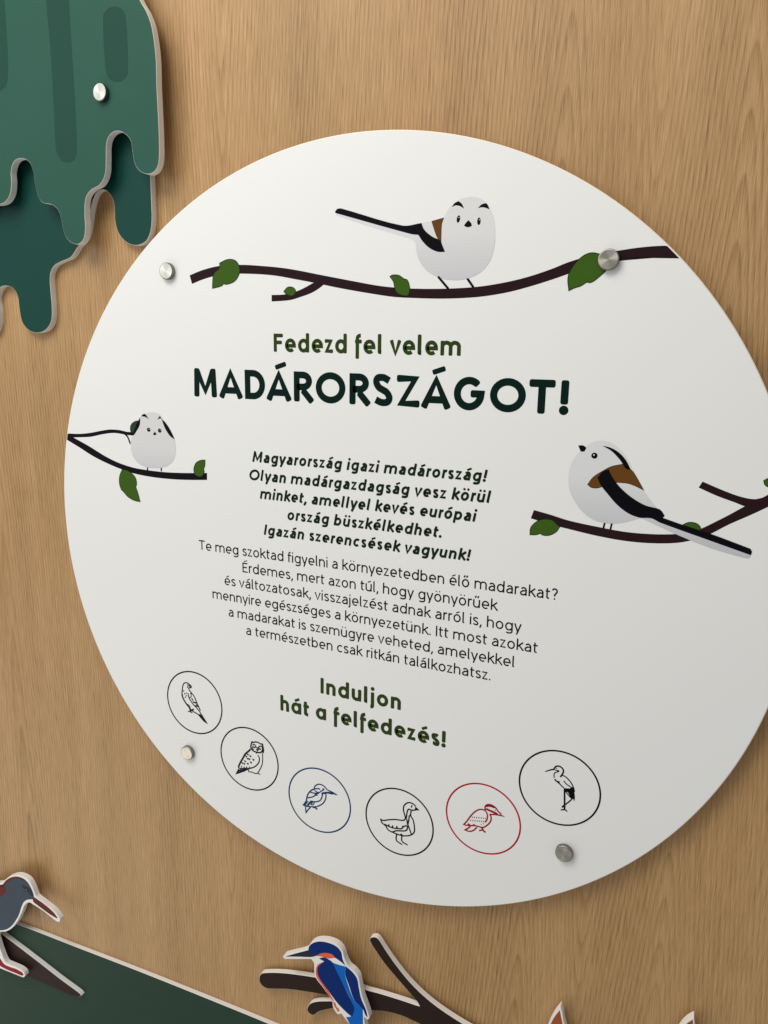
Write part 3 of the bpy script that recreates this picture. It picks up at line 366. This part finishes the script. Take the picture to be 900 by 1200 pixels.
def ribbon(p, w, closed, y, cap=.0, lim=2.6):
    """flat stroke of width w along p, mitred joints"""
    P = [Vector(v) for v in p]; Q = [P[0]]
    for v in P[1:]:
        if (v-Q[-1]).length > 1e-7: Q.append(v)
    if closed and (Q[0]-Q[-1]).length < 1e-7: Q.pop()
    P = Q; N = len(P); h = w/2; L, R = [], []
    for i in range(N):
        if closed or 0 < i < N-1:
            u = (P[i]-P[i-1]).normalized(); v = (P[(i+1) % N]-P[i]).normalized()
        elif i == 0: u = v = (P[1]-P[0]).normalized()
        else: u = v = (P[-1]-P[-2]).normalized()
        n1 = Vector((-u.y, u.x)); n2 = Vector((-v.y, v.x)); m = n1+n2
        if m.length < .05: m = n1
        m.normalize(); k = min(lim, 1/max(.2, m.dot(n1)))
        L.append(P[i]+m*h*k); R.append(P[i]-m*h*k)
    if cap and not closed:                                  # slightly rounded stroke ends
        r = min(cap, .5)*w
        d = (P[1]-P[0]).normalized(); nn = Vector((-d.y, d.x)); e = P[0]
        if (P[1]-P[0]).length > r*1.2:
            L[0], R[0] = e+nn*h+d*r, e-nn*h+d*r
            L.insert(0, e+nn*(h-r*.3)+d*r*.3); R.insert(0, e-nn*(h-r*.3)+d*r*.3); L.insert(0, e+nn*(h-r)); R.insert(0, e-nn*(h-r))
        d = (P[-1]-P[-2]).normalized(); nn = Vector((-d.y, d.x)); e = P[-1]
        if (P[-1]-P[-2]).length > r*1.2:
            L[-1], R[-1] = e+nn*h-d*r, e-nn*h-d*r
            L.append(e+nn*(h-r*.3)-d*r*.3); R.append(e-nn*(h-r*.3)-d*r*.3); L.append(e+nn*(h-r)); R.append(e-nn*(h-r))
    n = len(L)
    verts = [(a.x, y, a.y) for a in L]+[(a.x, y, a.y) for a in R]; faces = []
    for i in range(n if closed else n-1):
        j = (i+1) % n; faces.append((n+i, n+j, j, i))
    return verts, faces
def strokes(name, items, y, mat, parent, cap=.3, step=.000004):
    """items: (points in metres, width, closed)"""
    verts, faces = [], []
    for k, (p, w, closed) in enumerate(items):
        v, f = ribbon(p, w, closed, y-step*(k % 12), cap)
        b = len(verts); verts += v; faces += [tuple(i+b for i in q) for q in f]
    return link(name, verts, faces, [mat], parent)
def lathe(name, prof, mats, parent, loc, seg=48, midx=None):
    """profile (radius, y) revolved about the y axis"""
    verts, faces, mi = [], [], []
    for r, y in prof:
        for k in range(seg):
            a = 2*math.pi*k/seg; verts.append((r*math.cos(a), y, r*math.sin(a)))
    for i in range(len(prof)-1):
        for k in range(seg):
            j = (k+1) % seg; faces.append((i*seg+k, (i+1)*seg+k, (i+1)*seg+j, i*seg+j)); mi.append(midx[i] if midx else 0)
    c = len(verts); verts.append((0, prof[0][1], 0))
    for k in range(seg): faces.append((c, k, (k+1) % seg)); mi.append(0)
    o = link(name, verts, faces, mats, parent, mi); o.location = loc
    return o

# ------------------------------------------------------------------ the wall
WALL = .019
w = link('wall', [(-1.6, WALL, -1.5), (1.6, WALL, -1.5), (1.6, WALL, 1.5), (-1.6, WALL, 1.5),
                  (-1.6, WALL+.02, -1.5), (1.6, WALL+.02, -1.5), (1.6, WALL+.02, 1.5), (-1.6, WALL+.02, 1.5)],
         [(0, 1, 2, 3), (5, 4, 7, 6), (0, 4, 5, 1), (3, 2, 6, 7), (0, 3, 7, 4), (1, 5, 6, 2)], [M['oak']])
w['kind'] = 'structure'

# ------------------------------------------------------------------ steel caps
def bolt(parent, x, z, y_face, y_back=None, turn=0.0):
    b = lathe('mounting_bolt', [(.0098, -.0062), (.0104, -.0060), (.0109, -.0054), (.0109, -.0004), (.0104, 0)],
              [M['steel'], M['steel_dark']], parent, (x, y_face, z), midx=[1, 1, 1, 1])
    b.rotation_euler = (0, turn, 0)
    if y_back is not None:
        s = lathe('spacer', [(.008, 0), (.008, y_back)], [M['steel_dark']], b, (0, .0, 0))
    return b

# ------------------------------------------------------------------ round board
board = empty('round_sign_board', (0, 0, 0))
tag(board, 'large white round information board with printed birds and green Hungarian text on the oak wall', 'sign board')
circle = [(.5*math.cos(2*math.pi*k/256), .5*math.sin(2*math.pi*k/256)) for k in range(256)]
panel = prism('board_disc', circle, 0, .010, M['board'], M['rim'], board, bevel=.0011)
for x, z, t in ((-.2845, .3515, .2), (.2845, .3515, 1.1), (-.2845, -.3515, .5), (.2845, -.3515, 0.0)):
    bolt(board, x, z, 0, .0189, t)

# ---- stroke lettering
def E(cx, cy, rx, ry, a0=0, a1=360, n=None):
    n = n or max(6, int(abs(a1-a0)/12))
    return [(cx+rx*math.cos(math.radians(a0+(a1-a0)*k/n)), cy+ry*math.sin(math.radians(a0+(a1-a0)*k/n))) for k in range(n+1)]
def sp(pts, n=5): return curve(pts, False, n, 179)
ACC = {'á': ('a', 'acute'), 'é': ('e', 'acute'), 'í': ('ı', 'acute'), 'ó': ('o', 'acute'), 'ú': ('u', 'acute'), 'ö': ('o', 'dots'), 'ü': ('u', 'dots'),
       'ő': ('o', 'double'), 'ű': ('u', 'double'), 'Á': ('A', 'acute'), 'É': ('E', 'acute')}
def glyph(ch, w, display=False):
    """strokes (points, closed) and advance; cap height 1, stroke width w"""
    h = w/2; X = .74; sb = .062; D = -.27; A = 1.04
    s = []
    if ch in ACC:
        base, acc = ACC[ch]; s, adv = glyph(base, w, display); top = 1.0 if base in 'AE' else X; c = adv/2
        if acc == 'acute': s = s+[('thin', [(c-.09, top+.10), (c+.20, top+.26)], .78)] if base not in 'AE' else s+[('thin', [(c-.11, top+.10), (c+.24, top+.24)], .72)]
        if acc == 'double': s = s+[([(c-.14, top+.14), (c-.03, top+.33)], False), ([(c+.06, top+.14), (c+.17, top+.33)], False)]
        if acc == 'dots': s = s+[dot(c-.14, top+.21, w), dot(c+.14, top+.21, w)]
        return s, adv
    if ch == ' ': return [], .30 if not display else .32
    if ch == 'M':
        W = .86; s = [([(sb+h, 0), (sb+h+.03, 1)], False), ([(sb+W-h, 0), (sb+W-h-.03, 1)], False), ([(sb+h*1.2, 1-h*.4), (sb+W/2, .22), (sb+W-h*1.2, 1-h*.4)], False)]
        return s, W+2*sb
    if ch == 'A':
        W = .82; s = [([(h*.6, 0), (W/2, 1-h*1.1), (W-h*.6, 0)], False), ([(W*.22, .27), (W*.78, .27)], False)]
        return s, W
    if ch == 'D':
        W = .72; r = .5-h
        s = [([(sb+h, h), (sb+h, 1-h), (sb+W*.42, 1-h)]+E(sb+W*.42, .5, W*.58-h, r, 90, -90)[1:]+[(sb+h, h)], True)]
        return s, W+sb*1.5
    if ch == 'R':
        W = .62; s = [([(sb+h, 0), (sb+h, 1-h), (sb+W*.5, 1-h)]+E(sb+W*.5, .69, W*.5-h, .31-h, 90, -90)[1:]+[(sb+h, .38+h)], False),
                      ([(sb+W*.48, .40), (sb+W-.01, 0)], False)]
        return s, W+sb*1.3
    if ch == 'O':
        W = .96; return [(E(sb+W/2, .5, W/2-h, .51-h)[:-1], True)], W+2*sb*.7
    if ch == 'S':
        W = .62; a = W/2+sb; r = W/2-h
        s = [(sp([(a+r*.95, .80), (a+r*.45, .965-h*.9), (a, 1.01-h), (a-r*.75, .93-h*.5), (a-r*.95, .74), (a-r*.55, .58), (a, .51), (a+r*.6, .43),
                  (a+r, .27), (a+r*.75, .09+h*.4), (a, h-.01), (a-r*.55, .035+h*.9), (a-r*1.02, .19)]), False)]
        return s, W+1.6*sb
    if ch == 'Z':
        W = .66; return [([(sb, 1-h), (sb+W-h*1.2, 1-h), (sb+h*1.2, h), (sb+W, h)], False)], W+1.7*sb
    if ch == 'G':
        W = .86; c = sb+W/2
        s = [(E(c, .5, W/2-h, .51-h, 42, 345)+[(sb+W-h, .50), (c+.04, .50)], False)]
        return s, W+1.7*sb
    if ch == 'T':
        W = .68; return [([(.03, 1-h), (W-.03+.03, 1-h)], False), ([(W/2+.015, 0), (W/2+.015, 1-h)], False)], W+.05
    if ch == 'F': return [([(sb+h, 0), (sb+h, 1-h), (sb+.56, 1-h)], False), ([(sb+h, .52), (sb+.50, .52)], False)], .60+sb
    if ch == 'E': return [([(sb+.54, h), (sb+h, h), (sb+h, 1-h), (sb+.54, 1-h)], False), ([(sb+h, .52), (sb+.48, .52)], False)], .56+1.6*sb
    if ch == 'I': return [([(sb+h, 0), (sb+h, 1)], False)], 2*sb+w
    if ch == '!': return [([(sb+h+.01, .30), (sb+h+.01, 1)], False), dot(sb+h+.01, h*1.15, w*1.25)], 2.2*sb+w
    if ch == '.': return [dot(sb+h, h*1.1, w*1.2)], 2*sb+w
    if ch == ',': return [([(sb+h+.05, h+.08), (sb+h-.05, -.17)], False)], 2*sb+w
    if ch == '?': return [(E(sb+.24, .74, .24-h, .27-h, 165, -60)+[(sb+.25, .42), (sb+.25, .29)], False), dot(sb+.25, h*1.1, w*1.2)], .5+1.6*sb
    # ---- lower case
    W = .66 if display else .62; r = W/2-h; ry = X/2-h+.008; cx = sb+W/2; cy = X/2
    if ch == 'o': return [(E(cx, cy, r, ry)[:-1], True)], W+1.9*sb
    if ch == 'a':
        if display: return [(E(cx, cy, r, ry)[:-1], True), ([(sb+W-h, 0), (sb+W-h, X)], False)], W+2*sb
        W = .54
        s = [([(sb+W-h, 0), (sb+W-h, X*.62)]+E(sb+W*.52, X*.62, W*.48-h, X*.38-h+.01, 0, 150)[1:], False),
             ([(sb+W-h, X*.58), (sb+W*.45, X*.58)]+E(sb+W*.40, X*.29, W*.40-h, X*.29-h+.005, 90, 270)[1:]+[(sb+W*.62, h*.95+.01), (sb+W-h, X*.26)], False)]
        return s, W+2*sb
    if ch == 'b': return [(E(cx, cy, r, ry)[:-1], True), ([(sb+h, 0), (sb+h, A)], False)], W+1.9*sb
    if ch == 'd': return [(E(cx, cy, r, ry)[:-1], True), ([(sb+W-h, 0), (sb+W-h, A)], False)], W+2*sb
    if ch == 'p': return [(E(cx, cy, r, ry)[:-1], True), ([(sb+h, D), (sb+h, X)], False)], W+1.9*sb
    if ch == 'g': return [(E(cx, cy, r, ry)[:-1], True), ([(sb+W-h, X), (sb+W-h, -.06)]+E(cx+.0, -.06, r, .22-h, 0, -145)[1:], False)], W+2*sb
    if ch == 'c': return [(E(cx, cy, r, ry, 48, 312), False)], W*.88+1.6*sb
    if ch == 'e': return [([(cx-r, cy-.02), (cx+r, cy-.02)]+E(cx, cy, r, ry, 0, 310)[1:], False)], W+1.7*sb
    if ch == 'f':
        x = sb+.12
        if display: return [([(x, D), (x, .80)]+E(x+.17, .80, .17, .25-h, 180, 85)[1:], False), ([(x-.13, X-h), (x+.24, X-h)], False)], .44
        return [([(x, 0), (x, .82)]+E(x+.16, .82, .16, .23-h, 180, 85)[1:], False), ([(x-.12, X-h), (x+.22, X-h)], False)], .42
    if ch == 'h': return [([(sb+h, 0), (sb+h, A)], False), (E(sb+.29, X-.29+.01, .29-h, .29-h, 180, 0)+[(sb+.58-h, 0)], False)], .58+2*sb
    if ch == 'n': return [([(sb+h, 0), (sb+h, X)], False), (E(sb+.29, X-.29+.01, .29-h, .29-h, 180, 0)+[(sb+.58-h, 0)], False)], .58+2*sb
    if ch == 'm':
        q = .25; s = [([(sb+h, 0), (sb+h, X)], False)]
        for k in range(2): 
            x0 = sb+h+k*(2*q-h*.9); rr = q-h*.45
            s.append((E(x0+rr, X-rr-h+.01, rr, rr, 180, 0)+[(x0+2*rr, 0)], False))
        return s, sb+h+(2*q-h*.9)+2*(q-h*.45)+h+sb
    if ch == 'u': return [([(sb+h, X), (sb+h, .29)]+E(sb+.29, .29-.01, .29-h, .29-h, 180, 360)[1:], False), ([(sb+.58-h, 0), (sb+.58-h, X)], False)], .58+2*sb
    if ch == 'i': return [([(sb+h, 0), (sb+h, X)], False), dot(sb+h, .95, w*1.15)], 2*sb+w
    if ch == 'ı': return [([(sb+h, 0), (sb+h, X)], False)], 2*sb+w
    if ch == 'j': return [([(sb+h, X), (sb+h, -.10)]+E(sb+h-.13, -.10, .13, .18-h, 0, -85)[1:], False), dot(sb+h, .95, w*1.15)], 2*sb+w
    if ch == 'l': return [([(sb+h, A), (sb+h, .12)]+E(sb+h+.10, .12, .10, .12-h, 180, 270)[1:], False)], 1.9*sb+w+.06
    if ch == 'k': return [([(sb+h, 0), (sb+h, A)], False), ([(sb+.50, X), (sb+h+.02, .34)], False), ([(sb+.20, .45), (sb+.55, 0)], False)], .54+1.3*sb
    if ch == 'r': return [([(sb+h, 0), (sb+h, X)], False), (E(sb+.28, X-.28+.01, .28-h, .28-h, 180, 75), False)], .36+sb
    if ch == 's':
        W = .46; a = sb+W/2; q = W/2-h*.9
        return [(sp([(a+q*.9, X*.82), (a+q*.4, X-h*.95), (a-q*.2, X-h+.01), (a-q*.9, X*.83), (a-q*.85, X*.66), (a-q*.2, X*.54), (a+q*.5, X*.44),
                     (a+q*.98, X*.29), (a+q*.75, X*.10+h*.3), (a+q*.05, h-.01), (a-q*.6, h+.03), (a-q*1.05, X*.19)]), False)], W+1.6*sb
    if ch == 't':
        x = sb+.13; return [([(x, X+.20), (x, .17)]+E(x+.16, .17, .16, .17-h, 180, 275)[1:], False), ([(x-.13, X-h), (x+.22, X-h)], False)], .43+sb*.4
    if ch == 'v': return [([(.03+h*.5, X), (.30, h*.4), (.57-h*.5, X)], False)], .60
    if ch == 'y': return [([(.03+h*.5, X), (.31, .03)], False), ([(.58-h*.5, X), (.24, D+.02)], False)], .61
    if ch == 'z': return [([(sb*.8, X-h), (sb*.8+.44-h, X-h), (sb*.8+h, h), (sb*.8+.46, h)], False)], .46+1.6*sb
    raise KeyError(ch)
def dot(x, y, d):
    return ('dot', (x, y), d)
def text_line(text, half, z, cap, weight, mat, name='text_line', italic=0.0, display=False, x_mid=.0008, sx=1.0):
    """centred line; the letter gaps are opened or closed until it spans 2*half"""
    gl = [glyph(c, weight, display) for c in text]
    width = sum(a for _, a in gl)*cap
    sx = 2*half/(width-.124*cap); track = 0.0
    items, dots = [], []; x = -half-.062*cap*sx
    tf = lambda p, x: (x_mid+x+p[0]*cap*sx+italic*p[1]*cap, z+p[1]*cap)
    for st, adv in gl:
        for q in st:
            if q[0] == 'dot':
                c = tf(q[1], x); r = q[2]*cap/2
                dots.append([(c[0]+r*math.cos(2*math.pi*k/14), c[1]+r*math.sin(2*math.pi*k/14)) for k in range(14)])
            elif q[0] == 'thin': items.append(([tf(p, x) for p in q[1]], weight*cap*q[2], False))
            else: items.append(([tf(p, x) for p in q[0]], weight*cap, q[1]))
        x += adv*cap*sx+track
    verts, faces = [], []
    for k, (p, wd, closed) in enumerate(items):
        v, f = ribbon(p, wd, closed, -.00010-.000014*(k % 8), .25, 1.45)
        b = len(verts); verts += v; faces += [tuple(i+b for i in q) for q in f]
    for d in dots:
        b = len(verts); verts += [(a, -.00010, c) for a, c in d]; faces.append(tuple(range(b, b+len(d))))
    return link(name, verts, faces, [mat], board)
text_line('Fedezd fel velem', .1252, .2495, .0228, .205, M['green_ink'], 'heading_text', display=True, sx=1.06)
text_line('MADÁRORSZÁGOT!', .252, .1878, .0380, .225, M['title'], 'title_text', sx=1.155)
for t, hf, z in (('Magyarország igazi madárország!', .1612, .1046), ('Olyan madárgazdagság vesz körül', .1674, .0797), ('minket, amellyel kevés európai', .1504, .0553),
                 ('ország büszkélkedhet.', .1088, .0306), ('Igazán szerencsések vagyunk!', .1452, .0059)):
    text_line(t, hf, z, .0148, .215, M['dark_green_ink'], italic=.19, sx=1.115)
for t, hf, z in (('Te meg szoktad figyelni a környezetedben élő madarakat?', .2530, -.0278), ('Érdemes, mert azon túl, hogy gyönyörűek', .1815, -.0518),
                 ('és változatosak, visszajelzést adnak arról is, hogy', .2120, -.0745), ('mennyire egészséges a környezetünk. Itt most azokat', .2332, -.0975),
                 ('a madarakat is szemügyre veheted, amelyekkel', .2067, -.1206), ('a természetben csak ritkán találkozhatsz.', .1779, -.1434)):
    text_line(t, hf, z, .0141, .130, M['body_ink'], x_mid=.0018, sx=1.06)
text_line('Induljon', .0598, -.2088, .0232, .215, M['green_ink'], 'closing_text', display=True, x_mid=.0019, sx=1.10)
text_line('hát a felfedezés!', .1233, -.2480, .0232, .215, M['green_ink'], 'closing_text', display=True, x_mid=.0014, sx=1.06)

# ---- printed birds and branches
Y1, Y2, Y3, Y4, Y5 = -.00010, -.00016, -.00022, -.00028, -.00034
def band(name, a, b, y, mat, parent):
    p = curve(mm(SHAPES[a]), False, 5, 60)+curve(mm(SHAPES[b]), False, 5, 60)[::-1]
    p = ccw(p); return link(name, [(x, y, z) for x, z in p], fill_faces(p), [mat], parent)
def clip_disc(o):
    """printed artwork is trimmed at the rim of the board"""
    for v in o.data.vertices:
        r = math.hypot(v.co.x, v.co.z)
        if r > .4984: v.co.x *= .4984/r; v.co.z *= .4984/r
def leaf(key, y, parent, dim=False):
    return flat('leaf', SHAPES[key], y, M['leaf_dim'] if dim else M['leaf'], parent, sharp=55, outline=(.0009, M['leaf_edge']))
br = band('printed_branch', 'top_branch_a', 'top_branch_b', Y1, M['bark_print'], board); clip_disc(br)
br['label'] = 'long dark printed branch across the top of the board'
band('twig', 'top_twig_a', 'top_twig_b', Y1+.00002, M['bark_print'], br)
for k in ('leaf1', 'leaf2', 'leaf3', 'leaf4'): leaf(k, Y3, br)
br2 = band('printed_branch', 'left_branch_a', 'left_branch_b', Y1, M['bark_print_black'], board); clip_disc(br2)
br2['label'] = 'short black printed branch at the left rim'
clip_disc(band('twig', 'left_twig_a', 'left_twig_b', Y1+.00002, M['bark_print_black'], br2))
strokes('twig', [(curve(mm(SHAPES['left_fork']), False), .0026, False)], Y1+.00001, M['bark_print_black'], br2)
leaf('leaf5', Y1-.00002, br2, True); leaf('leaf6', Y2, br2); leaf('leaf7', Y2, br2)
br3 = band('printed_branch', 'right_branch_a', 'right_branch_b', Y1, M['bark_print'], board); clip_disc(br3)
br3['label'] = 'forked dark printed branch at the right rim'
clip_disc(band('twig', 'right_twig_a', 'right_twig_b', Y1+.00002, M['bark_print'], br3))
leaf('leaf8', Y2, br3); leaf('leaf9', Y1-.00002, br3); clip_disc(leaf('leaf10', Y2, br3))

def disc(name, c, rx, rz, y, mat, parent, tilt=0):
    p = [(c[0]/1000+rx*math.cos(a)*math.cos(tilt)-rz*math.sin(a)*math.sin(tilt), c[1]/1000+rx*math.cos(a)*math.sin(tilt)+rz*math.sin(a)*math.cos(tilt))
         for a in [2*math.pi*k/20 for k in range(20)]]
    return link(name, [(x, y, z) for x, z in p], [tuple(range(20))], [mat], parent)
def legs(key, w, y, parent):
    p = mm(SHAPES[key])
    for i in (0, 2): strokes('leg', [([p[i], p[i+1]], w, False)], y, M['black_ink'], parent)
# bird on the top branch
b1 = flat('printed_bird', SHAPES['tb_body'], Y2, M['bird1'], board); b1['label'] = 'printed round white tit facing the viewer on the top branch'
flat('head', SHAPES['tb_head'], Y3, M['bird1'], b1)
flat('tail', SHAPES['tb_tail'], Y2+.00002, M['bird3'], b1, sharp=40)
flat('wing', SHAPES['tb_wing'], Y4, M['black_ink'], b1, sharp=40); flat('shoulder', SHAPES['tb_brown'], Y3-.00002, M['brown'], b1, sharp=40, outline=(.0005, M['black_ink']))
flat('brow', SHAPES['tb_browl'], Y4, M['black_ink'], b1, sharp=30); flat('brow', SHAPES['tb_browr'], Y4, M['black_ink'], b1, sharp=30); flat('beak', SHAPES['tb_beak'], Y4, M['black_ink'], b1)
for c, t in zip(SHAPES['tb_eyes'], (-.15, .0)):
    disc('eye', c, .0020, .0040, Y4, M['black_ink'], b1, t); disc('eye_glint', (c[0]+.6, c[1]+1.6), .0005, .0005, Y5, M['white_print'], b1)
legs('tb_legs', .0027, Y2, b1)
# bird on the left branch
b2 = flat('printed_bird', SHAPES['lb_body'], Y3, M['bird2'], board); b2['label'] = 'small printed egg-shaped white bird on the left branch'
for k in ('lb_wingl', 'lb_wingr'): flat('wing', SHAPES[k], Y4, M['black_ink'], b2)
for k in ('lb_browl', 'lb_browr'): flat('brow', SHAPES[k], Y4, M['black_ink'], b2)
flat('beak', SHAPES['lb_beak'], Y4, M['black_ink'], b2)
for c in SHAPES['lb_eyes']:
    disc('eye', c, .0031, .0030, Y4, M['black_ink'], b2); disc('eye_glint', (c[0]+.8, c[1]+.8), .0006, .0006, Y5, M['white_print'], b2)
legs('lb_legs', .0022, Y2, b2)
# bird on the right branch
b3 = flat('printed_bird', SHAPES['rb_body'], Y2, M['bird3'], board); b3['label'] = 'printed white bird in profile with long black tail on the right branch'
flat('tail', SHAPES['rb_tail'], Y3, M['bird3'], b3); flat('beak', SHAPES['rb_beak'], Y3, M['black_ink'], b3, sharp=40)
disc('eye', SHAPES['rb_eye'][0], .0034, .0034, Y3, M['black_ink'], b3); c = SHAPES['rb_eye'][0]; disc('eye_glint', (c[0]-.6, c[1]+.7), .0008, .0008, Y4, M['white_print'], b3)
flat('head_stripe', SHAPES['rb_stripe'], Y3, M['black_ink'], b3, sharp=40); flat('shoulder', SHAPES['rb_brown'], Y3, M['brown'], b3, sharp=40, outline=(.0006, M['black_ink']))
flat('wing', SHAPES['rb_wing'], Y4, M['black_ink'], b3, sharp=40); legs('rb_legs', .0020, Y3, b3)

# ---- six ringed line drawings
ICON = (((-.27067, -.26766), 'ring_ink', 'ring_ink', 'dark ring round a falcon line drawing'), ((-.1761, -.3372), 'ring_ink', 'ring_ink', 'dark ring round an owl line drawing'),
        ((-.0600, -.3738), 'blue_ink', 'blue_ink', 'navy ring round a kingfisher line drawing'), ((.0625, -.3735), 'ring_ink', 'ring_ink', 'dark ring round a goose line drawing'),
        ((.1785, -.3360), 'red_ink', 'dark_red_ink', 'red ring round a woodpecker line drawing'), ((.2722, -.2672), 'black_ink', 'black_ink', 'black ring round a stork line drawing'))
for i, ((cx, cz), rm, dm, lab) in enumerate(ICON):
    ring = strokes('icon_ring', [([(cx+.0492*math.cos(2*math.pi*k/96), cz+.0492*math.sin(2*math.pi*k/96)) for k in range(96)], .00215, True)], Y1, M[rm], board)
    ring['label'] = lab
    d = SHAPES['icon%d' % i]
    dr = strokes('bird_drawing', [(curve(mm(p), False, 4, 75), w/1000*1.5, False) for w, p in d['s']], Y1, M[dm], ring)
    for f in d['f']: flat('filled_patch', f, Y2, M[dm], ring, sharp=40)

# ------------------------------------------------------------------ relief boards on the wall
def relief(name, key, y0, y1, face, side, label, cat, group=None, n=6, sharp=50, partname='cut_board'):
    t = empty(name, (0, 0, 0)); tag(t, label, cat, group)
    prism(partname, curve(mm(SHAPES[key]), True, n, sharp), y0, y1, face, side, t)
    return t
t = relief('tree_crown_board', 'green_back', .009, .0188, M['teal'], M['foam'], 'dark teal dripping tree crown board, rear layer at the upper left of the wall', 'wall board', 'layered tree crown boards', sharp=70)
t = relief('tree_crown_board', 'green_front', -.011, -.001, M['green'], M['foam'], 'lighter green dripping tree crown board with darker stripes, front layer with a steel cap', 'wall board', 'layered tree crown boards', sharp=70)
for k in ('stripe1', 'stripe2', 'stripe3'): flat('printed_stripe', SHAPES[k], -.0111, M['stripe'], t, n=8, sharp=80)
gb = SHAPES['green_bolt'][0]; bolt(t, gb[0]/1000, gb[1]/1000, -.011, .0299, .9)
t = relief('sloping_board', 'hill', .012, .0188, M['hill'], M['foam'], 'dark green sloping hill board with white edge at the lower left', 'wall board')
t = relief('branch_board', 'wedge', .004, .0118, M['bark'], M['foam'], 'dark brown tapering branch board on the green hill under the slate bird', 'wall board', 'brown branch boards', sharp=60)
t = relief('bird_cutout', 'gb_front', -.010, -.0014, M['white_print'], M['foam'], 'slate grey bird cutout with red bill at the lower left edge of the wall', 'bird cutout', 'bird cutouts', sharp=60, n=5)
flat('body_print', SHAPES['gb_body'], -.0101, M['slate'], t); flat('crown_print', SHAPES['gb_crown'], -.01017, M['maroon'], t); flat('shoulder_print', SHAPES['gb_patch'], -.01017, M['maroon'], t)
flat('eye_stripe', SHAPES['gb_stripe'], -.01017, M['slate_dark'], t); flat('bill', SHAPES['gb_beak'], -.01022, M['maroon'], t); flat('leg', SHAPES['gb_leg'], -.0101, M['crimson'], t)
e = disc('eye', SHAPES['gb_eye'][0], .0016, .0016, -.01025, M['black_ink'], t)
disc('eye_glint', SHAPES['gb_eye'][0], .0006, .0006, -.0103, M['white_print'], e)
t = relief('branch_board', 'kf_branch', .006, .0140, M['bark'], M['foam'], 'dark brown forked branch board behind the blue kingfisher at the bottom', 'wall board', 'brown branch boards', sharp=60)
t = relief('bird_cutout', 'kf_front', -.008, .0016, M['white_print'], M['foam'], 'blue and orange kingfisher cutout perched on the forked branch', 'bird cutout', 'bird cutouts', sharp=60, n=5)
y = -.0081
for nm, k, mt, dy in (('belly_print', 'kf_belly', 'orange', 0), ('back_print', 'kf_back', 'blue', 0), ('mantle_print', 'kf_mantle', 'navy', .00005), ('wing_print', 'kf_wing', 'navy', .00005),
                      ('head_print', 'kf_head', 'navy', 0), ('bill', 'kf_bill', 'slate_dark', .00005), ('cheek_print', 'kf_cheek', 'orange', .0001), ('nape_print', 'kf_nape', 'white_print', .00015),
                      ('throat_print', 'kf_throat', 'white_print', .0001), ('foot', 'kf_foot', 'orange', .0001)):
    flat(nm, SHAPES[k], y-dy, M[mt], t, sharp=45)
disc('eye', SHAPES['kf_eye'][0], .0014, .0014, y-.00015, M['black_ink'], t)
for k, lab in (('tip1', 'rust orange pointed cutout tip at the bottom centre'), ('tip2', 'rust orange pointed cutout tip nearest the lower right corner')):
    t = relief('pointed_cutout', k, .002, .012, M['white_print'], M['foam'], lab, 'wall cutout', 'rust pointed cutouts', n=5, sharp=50)
    flat('rust_print', SHAPES[k+'_print'], .0019, M['rust'], t, sharp=45)
